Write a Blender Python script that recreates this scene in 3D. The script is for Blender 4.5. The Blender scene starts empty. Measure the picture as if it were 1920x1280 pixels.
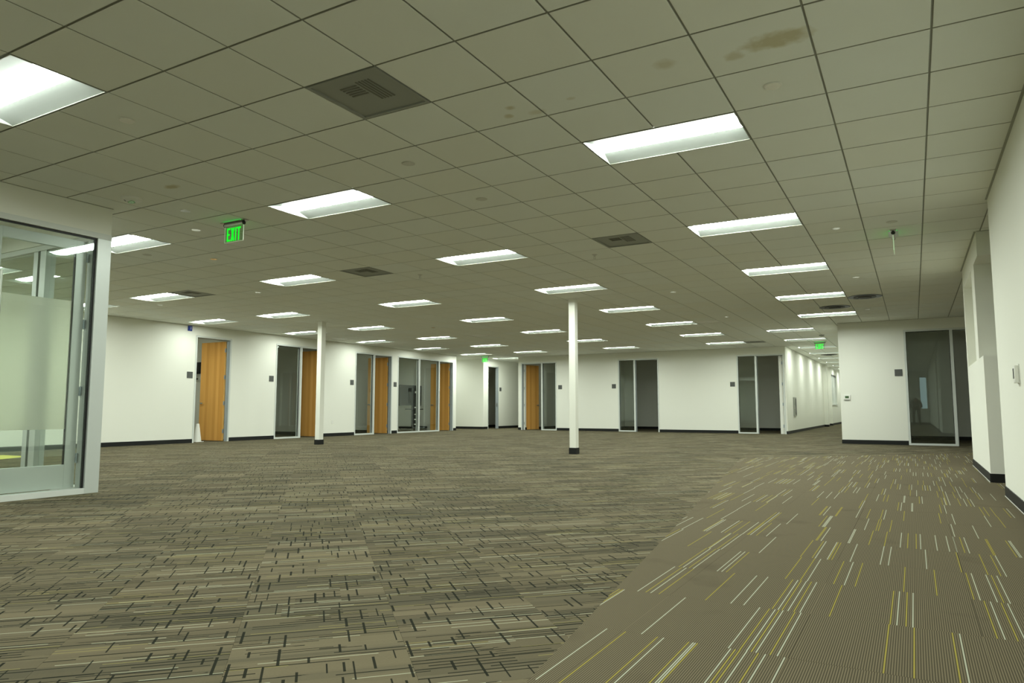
import bpy, bmesh, math, random
from mathutils import Vector
from math import sin, cos, pi, radians, floor as fl

C = bpy.context.scene.collection
S = bpy.context.scene
rnd = random.Random(7)

# ------------------------------------------------------------------ camera, world, exposure
T = 0.6096                      # two-foot ceiling module
ZC = 3.0156                     # ceiling height
CAM = (-0.18588, -5.12438, 0.865)
YAW, PITCH, ROLL = 0.514981, 0.0948522, 0.000275
FPX = 1326.68
cd = bpy.data.cameras.new('camera')
cam = bpy.data.objects.new('camera', cd)
C.objects.link(cam)
cam.location = CAM
cam.rotation_euler = (pi/2 + PITCH, ROLL, YAW)
cd.sensor_width = 36.0
cd.lens = FPX / 1920 * 36.0
cd.clip_start, cd.clip_end = 0.05, 200
S.camera = cam

w = bpy.data.worlds.new('daylight')
S.world = w
w.use_nodes = True
w.node_tree.nodes['Background'].inputs[0].default_value = (0.62, 0.82, 0.86, 1)
w.node_tree.nodes['Background'].inputs[1].default_value = 2.6

S.view_settings.view_transform = 'Standard'
S.view_settings.look = 'None'
S.view_settings.gamma = 1
S.view_settings.use_curve_mapping = False
S.view_settings.exposure = 0.0
LAMP = 62.0                     # radiance of the fluorescent lenses
LAMP_COL = (0.92, 1.0, 0.91, 1)
S.cycles.use_denoising = True
S.cycles.use_light_tree = True
S.cycles.max_bounces = 9
S.cycles.diffuse_bounces = 5
S.cycles.glossy_bounces = 4
S.cycles.transparent_max_bounces = 16
S.cycles.transmission_bounces = 8
S.cycles.sample_clamp_indirect = 6
S.cycles.caustics_reflective = False
S.cycles.caustics_refractive = False


def project(x, y, z):
    f = Vector((-sin(YAW)*cos(PITCH), cos(YAW)*cos(PITCH), sin(PITCH)))
    r = Vector((cos(YAW), sin(YAW), 0))
    u = r.cross(f)
    d = Vector((x, y, z)) - Vector(CAM)
    k = d.dot(f)
    if k < 0.05:
        return None
    return (960 + FPX*d.dot(r)/k, 640 - FPX*d.dot(u)/k)


def seen_area(pts):
    """area in the photo of a flat polygon, clipped to the frame by a coarse test"""
    q = [project(*p) for p in pts]
    if any(a is None for a in q):
        return 0
    if max(a[0] for a in q) < 0 or min(a[0] for a in q) > 1920 or max(a[1] for a in q) < 0 or min(a[1] for a in q) > 1280:
        return 0
    q = [(min(max(a[0], 0), 1920), min(max(a[1], 0), 1280)) for a in q]
    s = 0
    for i in range(len(q)):
        a, b = q[i], q[(i+1) % len(q)]
        s += a[0]*b[1] - a[1]*b[0]
    return abs(s)/2


# ------------------------------------------------------------------ materials
def srgb(r, g, b):
    f = lambda c: (c/255/12.92) if c/255 <= 0.04045 else ((c/255+0.055)/1.055)**2.4
    return (f(r), f(g), f(b), 1)


class NT:
    """tiny helper to write node maths as expressions"""
    def __init__(self, m):
        self.t = m.node_tree
        self.n = self.t.nodes
    def new(self, kind, **kw):
        a = self.n.new(kind)
        for k, v in kw.items():
            setattr(a, k, v)
        return a
    def put(self, sock, v):
        if hasattr(v, 'is_output'):
            self.t.links.new(v, sock)
        else:
            sock.default_value = v
    def m(self, op, a, b=0.0, c=0.0):
        q = self.new('ShaderNodeMath', operation=op)
        self.put(q.inputs[0], a); self.put(q.inputs[1], b); self.put(q.inputs[2], c)
        return q.outputs[0]
    def comb(self, x, y, z=0.0):
        q = self.new('ShaderNodeCombineXYZ')
        self.put(q.inputs[0], x); self.put(q.inputs[1], y); self.put(q.inputs[2], z)
        return q.outputs[0]
    def rand(self, x, y, z=0.0):
        q = self.new('ShaderNodeTexWhiteNoise', noise_dimensions='3D')
        self.t.links.new(self.comb(x, y, z), q.inputs['Vector'])
        return q.outputs['Value']
    def mix(self, f, a, b):
        q = self.new('ShaderNodeMix', data_type='RGBA')
        self.put(q.inputs[0], f); self.put(q.inputs[6], a); self.put(q.inputs[7], b)
        return q.outputs[2]
    def noise(self, vec, scale, detail=2.0, rough=0.5):
        q = self.new('ShaderNodeTexNoise')
        self.put(q.inputs['Vector'], vec)
        q.inputs['Scale'].default_value = scale
        q.inputs['Detail'].default_value = detail
        q.inputs['Roughness'].default_value = rough
        return q.outputs['Fac']
    def pos(self):
        g = self.new('ShaderNodeNewGeometry')
        s = self.new('ShaderNodeSeparateXYZ')
        self.t.links.new(g.outputs['Position'], s.inputs[0])
        return g.outputs['Position'], s.outputs[0], s.outputs[1], s.outputs[2]


MATS = {}


def mat(name, col, rough=0.6, metal=0.0, spec=0.5, emit=None, strength=0.0, alpha=None):
    m = bpy.data.materials.new(name)
    m.use_nodes = True
    b = m.node_tree.nodes['Principled BSDF']
    b.inputs['Base Color'].default_value = col if len(col) == 4 else (*col, 1)
    b.inputs['Roughness'].default_value = rough
    b.inputs['Metallic'].default_value = metal
    b.inputs['Specular IOR Level'].default_value = spec
    if emit:
        b.inputs['Emission Color'].default_value = emit
        b.inputs['Emission Strength'].default_value = strength
    MATS[name] = m
    return m


def bsdf(m):
    return m.node_tree.nodes['Principled BSDF']


WALLC = (0.83, 0.835, 0.755, 1)
M_wall = mat('wall_paint', WALLC, 0.75, spec=0.25)
N = NT(M_wall)
P, px, py, pz = N.pos()
nz = N.noise(P, 260.0, 2.0)
bp = N.new('ShaderNodeBump')
bp.inputs['Strength'].default_value = 0.04
bp.inputs['Distance'].default_value = 0.002
N.put(bp.inputs['Height'], nz)
N.put(bsdf(M_wall).inputs['Normal'], bp.outputs[0])
big = N.noise(P, 0.7, 2.0)
N.put(bsdf(M_wall).inputs['Base Color'], N.mix(N.m('MULTIPLY', big, 0.5), WALLC, (0.82, 0.82, 0.735, 1)))

M_base = mat('black_rubber_base', (0.012, 0.013, 0.012, 1), 0.5, spec=0.25)
M_strip = mat('white_strip', (0.72, 0.72, 0.66, 1), 0.6)
M_alu = mat('painted_aluminium', (0.66, 0.69, 0.65, 1), 0.42, spec=0.5)
M_post = mat('anodised_aluminium', (0.60, 0.64, 0.61, 1), 0.38, metal=0.25)
M_jamb = mat('grey_steel_jamb', (0.36, 0.40, 0.41, 1), 0.5)
M_gasket = mat('black_gasket', (0.012, 0.012, 0.012, 1), 0.5)
M_chrome = mat('brushed_steel', (0.62, 0.61, 0.57, 1), 0.28, metal=1.0)
M_hinge = mat('hinge_steel', (0.42, 0.48, 0.52, 1), 0.4, metal=0.6)
M_plate = mat('grey_sign_plate', (0.085, 0.09, 0.082, 1), 0.5)
M_black = mat('black_plastic', (0.010, 0.011, 0.010, 1), 0.4)
M_dark = mat('dark_grey_metal', (0.035, 0.038, 0.036, 1), 0.45)
M_white = mat('white_plastic', (0.78, 0.78, 0.72, 1), 0.4)
M_blue = mat('blue_plastic', (0.012, 0.035, 0.27, 1), 0.4)
M_lcd = mat('lcd_screen', (0.07, 0.13, 0.055, 1), 0.25)
M_vent = mat('grey_vent_metal', (0.30, 0.31, 0.27, 1), 0.6)
M_enamel = mat('glossy_white_enamel', (0.85, 0.85, 0.80, 1), 0.08, spec=1.0)
bsdf(M_enamel).inputs['Coat Weight'].default_value = 1.0
M_disc = mat('grey_disc', (0.62, 0.62, 0.55, 1), 0.6)
M_ventdark = mat('vent_slot', (0.16, 0.16, 0.13, 1), 0.8)
M_round = mat('dark_diffuser', (0.06, 0.06, 0.05, 1), 0.6)
M_grid = mat('ceiling_tee', (0.36, 0.37, 0.31, 1), 0.6)
M_reflector = mat('white_reflector', (0.56, 0.605, 0.575, 1), 0.5, spec=0.2)
M_trimw = mat('fixture_trim', (0.80, 0.80, 0.74, 1), 0.5)
M_yellow = mat('yellow_mat', (0.66, 0.62, 0.10, 1), 0.9)
M_plenum = mat('plenum', (0.10, 0.10, 0.09, 1), 0.9)
M_clothd = mat('dark_cloth', (0.03, 0.035, 0.03, 1), 0.9)
M_skin = mat('skin', (0.55, 0.34, 0.24, 1), 0.6)
M_hair = mat('hair', (0.03, 0.02, 0.015, 1), 0.7)
M_shade = mat('white_blind', (0.80, 0.82, 0.78, 1), 0.6)

M_lens = bpy.data.materials.new('fluorescent_lens')
M_lens.use_nodes = True
b = bsdf(M_lens)
b.inputs['Base Color'].default_value = (0.9, 0.9, 0.9, 1)
b.inputs['Emission Color'].default_value = LAMP_COL
b.inputs['Emission Strength'].default_value = LAMP

M_lens_dim = M_lens.copy()
M_lens_dim.name = 'dimmed_lens'
bsdf(M_lens_dim).inputs['Emission Strength'].default_value = LAMP*0.55
M_lens_full = M_lens.copy()
M_lens_full.name = 'boosted_lens'
bsdf(M_lens_full).inputs['Emission Strength'].default_value = LAMP*1.35  # output raised to brighten the thermostat and right walls
M_lens_low = M_lens.copy()
M_lens_low.name = 'low_fill_lens'
bsdf(M_lens_low).inputs['Emission Strength'].default_value = LAMP*0.045
M_lens_half = M_lens.copy()
M_lens_half.name = 'half_lens'
bsdf(M_lens_half).inputs['Emission Strength'].default_value = LAMP*0.42
M_lens_quarter = M_lens.copy()
M_lens_quarter.name = 'quarter_fill_lens'
bsdf(M_lens_quarter).inputs['Emission Strength'].default_value = LAMP*0.16
M_green = mat('green_exit_letter', (0.02, 0.6, 0.05, 1), 0.5, emit=(0.0, 1.0, 0.02, 1), strength=0.95)
M_edge = mat('lit_acrylic_edge', (0.75, 0.80, 0.70, 1), 0.4, emit=(0.75, 1.0, 0.65, 1), strength=0.30)
M_greenled = mat('green_led', (0.02, 0.6, 0.05, 1), 0.5, emit=(0.03, 1.0, 0.10, 1), strength=2.2)


def glass(name, tint, boost=1.0, tr_rough=None):
    m = bpy.data.materials.new(name)
    m.use_nodes = True
    t = m.node_tree
    t.nodes.clear()
    o = t.nodes.new('ShaderNodeOutputMaterial')
    mx = t.nodes.new('ShaderNodeMixShader')
    tr = t.nodes.new('ShaderNodeBsdfTransparent')
    gl = t.nodes.new('ShaderNodeBsdfGlossy')
    gl.inputs['Roughness'].default_value = 0.0
    gl.inputs['Color'].default_value = (0.9, 1.0, 0.95, 1)
    tr.inputs[0].default_value = tint
    g = t.nodes.new('ShaderNodeNewGeometry')
    dt = t.nodes.new('ShaderNodeVectorMath')
    dt.operation = 'DOT_PRODUCT'
    t.links.new(g.outputs['Incoming'], dt.inputs[0])
    t.links.new(g.outputs['True Normal'], dt.inputs[1])
    def mth(op, a, b_):
        q = t.nodes.new('ShaderNodeMath')
        q.operation = op
        q.use_clamp = True
        for i_, v_ in enumerate((a, b_)):
            if hasattr(v_, 'is_output'): t.links.new(v_, q.inputs[i_])
            else: q.inputs[i_].default_value = v_
        return q.outputs[0]
    ab = t.nodes.new('ShaderNodeMath')
    ab.operation = 'ABSOLUTE'
    t.links.new(dt.outputs['Value'], ab.inputs[0])
    sch = mth('ADD', mth('MULTIPLY', mth('POWER', mth('SUBTRACT', 1.0, ab.outputs[0]), 5.0), 0.96), 0.042)
    t.links.new(mth('MULTIPLY', sch, boost), mx.inputs[0])
    t.links.new(tr.outputs[0], mx.inputs[1])
    t.links.new(gl.outputs[0], mx.inputs[2])
    t.links.new(mx.outputs[0], o.inputs[0])
    return m


M_glass = glass('clear_glass', (0.955, 0.975, 0.96, 1))
M_acrylic = glass('clear_acrylic', (0.78, 0.95, 0.80, 1), 0.6)

M_frost = bpy.data.materials.new('frosted_film')
M_frost.use_nodes = True
b = bsdf(M_frost)
b.inputs['Base Color'].default_value = (0.93, 0.92, 0.82, 1)
b.inputs['Roughness'].default_value = 0.45
b.inputs['IOR'].default_value = 1.12
b.inputs['Transmission Weight'].default_value = 0.86
b.inputs['Specular IOR Level'].default_value = 0.3

# wood veneer: vertical leaves of maple, each with its own tone, fine grain along the height
M_wood = mat('maple_veneer', (0.5, 0.25, 0.06, 1), 0.6, spec=0.06)
N = NT(M_wood)
tc = N.new('ShaderNodeTexCoord')
sp = N.new('ShaderNodeSeparateXYZ')
N.t.links.new(tc.outputs['Object'], sp.inputs[0])
strip = N.m('FLOOR', N.m('DIVIDE', sp.outputs[0], 0.105))
tone = N.rand(strip, 3.0)
g1 = N.noise(N.comb(N.m('MULTIPLY', sp.outputs[0], 60), N.m('MULTIPLY', sp.outputs[1], 60), N.m('MULTIPLY', sp.outputs[2], 1.6)), 1.0, 4.0, 0.6)
g2 = N.noise(N.comb(N.m('MULTIPLY', sp.outputs[0], 9), strip, N.m('MULTIPLY', sp.outputs[2], 0.9)), 1.0, 3.0)
woodv = N.m('ADD', N.m('MULTIPLY', tone, 0.45), N.m('ADD', N.m('MULTIPLY', g1, 0.35), N.m('MULTIPLY', g2, 0.35)))
N.put(bsdf(M_wood).inputs['Base Color'], N.mix(woodv, (0.52, 0.225, 0.040, 1), (0.87, 0.485, 0.14, 1)))
M_woodedge = mat('maple_edge', (0.80, 0.47, 0.14, 1), 0.5)

# ceiling tile: fissure-free mineral board, faint mottling, a few brown water stains
M_tile = mat('ceiling_board', (0.74, 0.73, 0.65, 1), 0.9, spec=0.1)
N = NT(M_tile)
P, px, py, pz = N.pos()
mott = N.noise(P, 3.0, 3.0)
fine = N.noise(P, 190.0, 1.0)
tid = N.rand(N.m('FLOOR', N.m('DIVIDE', px, T)), N.m('FLOOR', N.m('DIVIDE', py, T)))
colr = N.mix(N.m('MULTIPLY', N.m('ADD', mott, N.m('MULTIPLY', fine, 0.4)), 0.5), (0.83, 0.855, 0.80, 1), (0.78, 0.80, 0.74, 1))
colr = N.mix(N.m('MULTIPLY', tid, 0.3), colr, (0.80, 0.775, 0.64, 1))
for (sx, sy, ra, rb, k) in ((-1.29, -1.5, 1.62, 0.85, 0.75), (-1.72, -1.38, 0.5, 0.5, 0.5), (-2.37, -1.55, 0.6, 0.6, 0.45),
                            (-4.28, -1.42, 0.35, 0.3, 0.6), (-4.42, -1.22, 0.3, 0.3, 0.6), (-4.05, -1.15, 0.6, 0.35, 0.35),
                            (-10.45, -1.5, 0.9, 0.42, 0.7), (-3.55, -1.3, 0.3, 0.2, 0.35)):
    dx = N.m('DIVIDE', N.m('SUBTRACT', px, sx*T), 0.16*ra)
    dy = N.m('DIVIDE', N.m('SUBTRACT', py, sy*T), 0.16*rb)
    d2 = N.m('ADD', N.m('MULTIPLY', dx, dx), N.m('MULTIPLY', dy, dy))
    wob = N.m('MULTIPLY', N.noise(P, 14.0, 2.0), 1.0)
    msk = N.m('SUBTRACT', 1.25, N.m('ADD', d2, wob))
    msk = N.m('MINIMUM', N.m('MAXIMUM', N.m('MULTIPLY', msk, 1.6), 0.0), 1.0)
    colr = N.mix(N.m('MULTIPLY', msk, k), colr, (0.50, 0.44, 0.24, 1))
N.put(bsdf(M_tile).inputs['Base Color'], colr)

# carpet of the open floor, laid at 45 degrees: broken circuit-like lines on taupe
R2 = math.sqrt(2)
M_carpetA = mat('circuit_carpet', (0.15, 0.13, 0.09, 1), 1.0, spec=0.05)
N = NT(M_carpetA)
P, px, py, pz = N.pos()
OFFP = 0.4*T
p_ = N.m('SUBTRACT', N.m('DIVIDE', N.m('ADD', px, py), R2), OFFP)
q_ = N.m('DIVIDE', N.m('SUBTRACT', py, px), R2)
tp = N.m('DIVIDE', p_, T)
tq = N.m('DIVIDE', q_, T)
ti, tj = N.m('FLOOR', tp), N.m('FLOOR', tq)
lp = N.m('FRACT', tp)
BASE_A = (0.143, 0.122, 0.076, 1)
colr = N.mix(N.rand(ti, tj, 9.0), BASE_A, (0.116, 0.098, 0.062, 1))
yarn = N.noise(N.comb(N.m('MULTIPLY', p_, 120), N.m('MULTIPLY', q_, 300)), 1.0, 2.0)
colr = N.mix(N.m('MULTIPLY', N.m('SUBTRACT', yarn, 0.3), 0.9), colr, (0.090, 0.078, 0.050, 1))
# bands of greyer and paler yarn, one tile long and a hand wide
band = N.rand(ti, N.m('FLOOR', N.m('DIVIDE', q_, 0.058)), 77.0)
colr = N.mix(N.m('MULTIPLY', N.m('MAXIMUM', N.m('SUBTRACT', band, 0.55), 0.0), 0.9), colr, (0.062, 0.063, 0.045, 1))
band2 = N.rand(ti, N.m('FLOOR', N.m('DIVIDE', q_, 0.071)), 78.0)
colr = N.mix(N.m('MULTIPLY', N.m('MAXIMUM', N.m('SUBTRACT', band2, 0.6), 0.0), 0.8), colr, (0.215, 0.178, 0.112, 1))
LQ, NC = T/22, 12.0
streak = N.noise(N.comb(N.m('MULTIPLY', p_, 1.1), N.m('MULTIPLY', q_, 7.5)), 1.0, 3.0, 0.6)
b3 = N.rand(ti, N.m('FLOOR', N.m('DIVIDE', q_, T/4.4)), 79.0)
dens = N.m('ADD', 0.12, N.m('ADD', N.m('MULTIPLY', b3, 0.95), N.m('MULTIPLY', N.m('SUBTRACT', streak, 0.5), 1.6)))


def seg_layer(pitch, seed, thick, share, k, follow=True):
    """lines running along p, beginning and ending on a twelfth of the tile"""
    r = N.m('FLOOR', N.m('DIVIDE', q_, pitch))
    f = N.m('FRACT', N.m('DIVIDE', q_, pitch))
    on = N.m('LESS_THAN', N.rand(r, ti, seed), N.m('MULTIPLY', dens, share) if follow else share)
    st = N.m('DIVIDE', N.m('FLOOR', N.m('SUBTRACT', N.m('MULTIPLY', N.rand(r, ti, seed+1), 13.0), 4.0)), NC)
    ln = N.m('DIVIDE', N.m('FLOOR', N.m('ADD', 4.0, N.m('MULTIPLY', N.rand(r, ti, seed+2), 9.0))), NC)
    a = N.m('GREATER_THAN', lp, st)
    b_ = N.m('LESS_THAN', lp, N.m('ADD', st, ln))
    c = N.m('LESS_THAN', f, thick)
    return N.m('MULTIPLY', N.m('MULTIPLY', on, c), N.m('MULTIPLY', N.m('MULTIPLY', a, b_), k))


DARK = (0.016, 0.018, 0.012, 1)
colr = N.mix(N.m('MULTIPLY', N.m('MAXIMUM', N.m('SUBTRACT', b3, 0.45), 0.0), 0.62), colr, (0.050, 0.050, 0.037, 1))
colr = N.mix(N.m('MULTIPLY', N.m('MAXIMUM', N.m('SUBTRACT', 0.35, b3), 0.0), 0.8), colr, (0.220, 0.183, 0.118, 1))
colr = N.mix(seg_layer(T/41, 11.0, 0.36, 0.30, 0.85), colr, (0.255, 0.220, 0.085, 1))
colr = N.mix(seg_layer(T/33, 21.0, 0.28, 0.20, 0.9, False), colr, (0.38, 0.385, 0.28, 1))
colr = N.mix(seg_layer(LQ, 31.0, 0.27, 1.15, 0.97), colr, DARK)
colr = N.mix(seg_layer(T/29, 35.0, 0.27, 0.75, 0.95), colr, DARK)
# cross bars along q, from one line level to another
c = N.m('FLOOR', N.m('MULTIPLY', tp, NC))
f = N.m('FRACT', N.m('MULTIPLY', tp, NC))
ql = N.m('ADD', N.m('DIVIDE', q_, LQ), N.m('FLOOR', N.m('MULTIPLY', N.rand(c, 3.0, 41.0), 7.0)))
bk = N.m('FLOOR', N.m('DIVIDE', ql, 7.0))
wi = N.m('SUBTRACT', ql, N.m('MULTIPLY', bk, 7.0))
on = N.m('LESS_THAN', N.rand(c, bk, 42.0), 0.52)
ln = N.m('ADD', N.m('FLOOR', N.m('ADD', 2.5, N.m('MULTIPLY', N.rand(c, bk, 43.0), 4.5))), 0.27)
wd = N.m('ADD', 0.09, N.m('MULTIPLY', N.rand(c, bk, 44.0), 0.12))
of = N.m('MULTIPLY', N.rand(c, bk, 45.0), 0.72)
msk = N.m('MULTIPLY', N.m('MULTIPLY', on, N.m('MULTIPLY', N.m('GREATER_THAN', f, of), N.m('LESS_THAN', f, N.m('ADD', of, wd)))), N.m('LESS_THAN', wi, ln))
colr = N.mix(N.m('MULTIPLY', msk, 0.95), colr, DARK)
N.put(bsdf(M_carpetA).inputs['Base Color'], colr)

# ribbed corridor carpet with yellow and white pin stripes one tile long
M_carpetB = mat('ribbed_stripe_carpet', (0.13, 0.11, 0.08, 1), 1.0, spec=0.05)
N = NT(M_carpetB)
P, px, py, pz = N.pos()
RIB = T/76
OFFY = -2.42
tx = N.m('DIVIDE', px, T)
tyb = N.m('FLOOR', tx)
ty = N.m('DIVIDE', N.m('SUBTRACT', py, OFFY), T)
row = N.m('FLOOR', ty)
pxs = N.m('ADD', px, N.m('MULTIPLY', N.rand(tyb, row, 61.0), 0.9*RIB))
rib = N.m('FLOOR', N.m('DIVIDE', pxs, RIB))
fr = N.m('FRACT', N.m('DIVIDE', pxs, RIB))
wave = N.m('ABSOLUTE', N.m('SUBTRACT', N.m('MULTIPLY', fr, 2.0), 1.0))
yb = N.noise(N.comb(N.m('MULTIPLY', px, 500), N.m('MULTIPLY', py, 160)), 1.0, 2.0)
colr = N.mix(N.m('MULTIPLY', wave, 1.0), (0.225, 0.190, 0.122, 1), (0.036, 0.031, 0.020, 1))
colr = N.mix(N.m('MULTIPLY', yb, 0.35), colr, (0.11, 0.092, 0.06, 1))
dirt = N.noise(P, 2.2, 3.0)
colr = N.mix(N.m('MULTIPLY', N.m('MAXIMUM', N.m('SUBTRACT', dirt, 0.60), 0.0), 2.4), colr, (0.055, 0.045, 0.03, 1))
hr = N.rand(rib, row, 5.0)
top = N.m('LESS_THAN', wave, 0.62)
hp = N.rand(N.m('SUBTRACT', rib, 3.0), row, 5.0)
yel = N.m('MULTIPLY', N.m('LESS_THAN', hr, 0.044), top)
wht = N.m('MULTIPLY', N.m('MAXIMUM', N.m('GREATER_THAN', hr, 0.976), N.m('LESS_THAN', hp, 0.018)), top)
colr = N.mix(N.m('MULTIPLY', yel, 0.9), colr, (0.34, 0.285, 0.060, 1))
colr = N.mix(N.m('MULTIPLY', wht, 0.9), colr, (0.44, 0.45, 0.35, 1))
N.put(bsdf(M_carpetB).inputs['Base Color'], colr)


# ------------------------------------------------------------------ mesh helpers
class MB:
    def __init__(self):
        self.v, self.f, self.mi = [], [], []
    def face(self, pts, mi=0):
        n = len(self.v)
        self.v += [tuple(p) for p in pts]
        self.f.append(tuple(range(n, n+len(pts))))
        self.mi.append(mi)
    def box(self, x0, x1, y0, y1, z0, z1, mi=0):
        if x0 > x1: x0, x1 = x1, x0
        if y0 > y1: y0, y1 = y1, y0
        if z0 > z1: z0, z1 = z1, z0
        n = len(self.v)
        self.v += [(x0, y0, z0), (x1, y0, z0), (x1, y1, z0), (x0, y1, z0), (x0, y0, z1), (x1, y0, z1), (x1, y1, z1), (x0, y1, z1)]
        for q in ((0, 3, 2, 1), (4, 5, 6, 7), (0, 1, 5, 4), (1, 2, 6, 5), (2, 3, 7, 6), (3, 0, 4, 7)):
            self.f.append(tuple(n+i for i in q))
            self.mi.append(mi)
        return self
    def prism(self, poly, z0, z1, mi=0):
        n, k = len(self.v), len(poly)
        self.v += [(a, b, z0) for a, b in poly] + [(a, b, z1) for a, b in poly]
        self.f.append(tuple(n+k+i for i in range(k)))
        self.f.append(tuple(n+k-1-i for i in range(k)))
        for i in range(k):
            j = (i+1) % k
            self.f.append((n+i, n+j, n+k+j, n+k+i))
        self.mi += [mi]*(k+2)
        return self
    def lathe(self, prof, c=(0, 0, 0), seg=24, axis='z', mi=0):
        n = len(self.v)
        for r, h in prof:
            for i in range(seg):
                a = 2*pi*i/seg
                x, y, z = r*cos(a), r*sin(a), h
                if axis == 'x': x, y, z = h, x, y
                if axis == 'y': x, y, z = y, h, x
                self.v.append((c[0]+x, c[1]+y, c[2]+z))
        for k in range(len(prof)-1):
            for i in range(seg):
                j = (i+1) % seg
                self.f.append((n+k*seg+i, n+k*seg+j, n+(k+1)*seg+j, n+(k+1)*seg+i))
                self.mi.append(mi)
        self.f.append(tuple(n+seg-1-i for i in range(seg)))
        self.f.append(tuple(n+(len(prof)-1)*seg+i for i in range(seg)))
        self.mi += [mi, mi]
        return self
    def mesh(self, name, mats, bevel=0, smooth=False):
        me = bpy.data.meshes.new(name)
        me.from_pydata(self.v, [], self.f)
        for m in (mats if isinstance(mats, (list, tuple)) else [mats]):
            me.materials.append(m)
        for p, i in zip(me.polygons, self.mi):
            p.material_index = i
        bm = bmesh.new()
        bm.from_mesh(me)
        if bevel:
            bmesh.ops.remove_doubles(bm, verts=bm.verts, dist=1e-6)
            bmesh.ops.bevel(bm, geom=[e for e in bm.edges if e.calc_face_angle(0) > 0.6], offset=bevel, segments=2, affect='EDGES', profile=0.6)
        bmesh.ops.recalc_face_normals(bm, faces=bm.faces)
        bm.to_mesh(me)
        bm.free()
        if smooth:
            for p in me.polygons:
                p.use_smooth = True
            try:
                me.set_sharp_from_angle(angle=radians(38))
            except Exception:
                pass
        return me
    def build(self, name, mats, parent=None, loc=None, bevel=0, smooth=False):
        o = bpy.data.objects.new(name, self.mesh(name, mats, bevel, smooth))
        C.objects.link(o)
        if parent:
            o.parent = parent
        if loc is not None:
            o.location = loc
        return o


def tag(o, label=None, cat=None, group=None, kind=None):
    if label: o['label'] = label
    if cat: o['category'] = cat
    if group: o['group'] = group
    if kind: o['kind'] = kind
    return o


def empty(name, loc, label, cat, group=None, kind=None, rz=0):
    o = bpy.data.objects.new(name, None)
    o.empty_display_size = 0.1
    C.objects.link(o)
    o.location = loc
    o.rotation_euler = (0, 0, rz)
    return tag(o, label, cat, group, kind)


def copy_tree(o, parent=None):
    c = o.copy()
    C.objects.link(c)
    if parent:
        c.parent = parent
    for ch in list(o.children):
        copy_tree(ch, c)
    return c


def bar_x(mb, x0, x1, ya, yb, za, zb, mi=0):
    mb.box(x0, x1, ya, yb, za, zb, mi)


def wall(name, axis, c0, c1, a0, a1, holes, label, z1=ZC+0.02, extra=None):
    """axis 'x': a wall of constant X between c0 and c1 running from Y=a0 to a1; axis 'y' the other way. holes = (a0,a1,z0,z1)"""
    mb = MB()
    cuts = sorted({a0, a1, *[h[0] for h in holes], *[h[1] for h in holes]})
    for s, e in zip(cuts[:-1], cuts[1:]):
        mid = (s+e)/2
        hs = sorted([(h[2], h[3]) for h in holes if h[0] < mid < h[1]])
        z = -0.02
        spans = []
        for h0, h1 in hs:
            if h0 > z + 1e-4: spans.append((z, h0))
            z = h1
        if z < z1: spans.append((z, z1))
        for za, zb in spans:
            if axis == 'x': mb.box(c0, c1, s, e, za, zb)
            else: mb.box(s, e, c0, c1, za, zb)
    if extra: extra(mb)
    o = mb.build(name, M_wall)
    return tag(o, label, 'wall', kind='structure')


BB_H = 0.102


def baseboard(name, runs, label):
    """runs: (axis, face coordinate, sign of the outward side, a0, a1)"""
    mb = MB()
    for ax, c, s, a0, a1 in runs:
        i0, i1 = c + s*0.0006, c + s*0.009
        if ax == 'x': mb.box(i0, i1, a0, a1, 0.0015, BB_H)
        else: mb.box(a0, a1, i0, i1, 0.0015, BB_H)
    return tag(mb.build(name, M_base), label, 'baseboard', kind='structure')


# ------------------------------------------------------------------ floor: slab and carpet tiles
fb = MB()
fb.box(-21, 5, -13, 48, -0.2, -0.005)
floor_o = tag(fb.build('floor', M_plenum), 'carpeted floor of the empty office, circuit-pattern and striped carpet tiles', 'floor', kind='structure')

def clip(poly, a, b, c):
    """keep a*x+b*y<=c"""
    out = []
    for i in range(len(poly)):
        p, q = poly[i], poly[(i+1) % len(poly)]
        dp, dq = a*p[0]+b*p[1]-c, a*q[0]+b*q[1]-c
        if dp <= 0: out.append(p)
        if (dp < 0 < dq) or (dq < 0 < dp):
            t = dp/(dp-dq)
            out.append((p[0]+t*(q[0]-p[0]), p[1]+t*(q[1]-p[1])))
    return out


def area(poly):
    return abs(sum(poly[i][0]*poly[(i+1) % len(poly)][1]-poly[(i+1) % len(poly)][0]*poly[i][1] for i in range(len(poly))))/2


# seam between the two carpets: X = -1.3 - .1455 (Y + 3.07), then the 45 degree line Y = X + 10.75
L1 = (1.0, 0.1455, -1.3-0.1455*3.07)      # <= : open-floor side
L2 = (-1.0, 1.0, 10.75)                   # <= : corridor side of the far seam
neg = lambda L: (-L[0], -L[1], -L[2])
BX = (-20.9, 4.9, -12.0, 46.5)


def box_clip(poly):
    poly = clip(poly, -1, 0, -BX[0])
    if poly: poly = clip(poly, 1, 0, BX[1])
    if poly: poly = clip(poly, 0, -1, -BX[2])
    if poly: poly = clip(poly, 0, 1, BX[3])
    return poly


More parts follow.
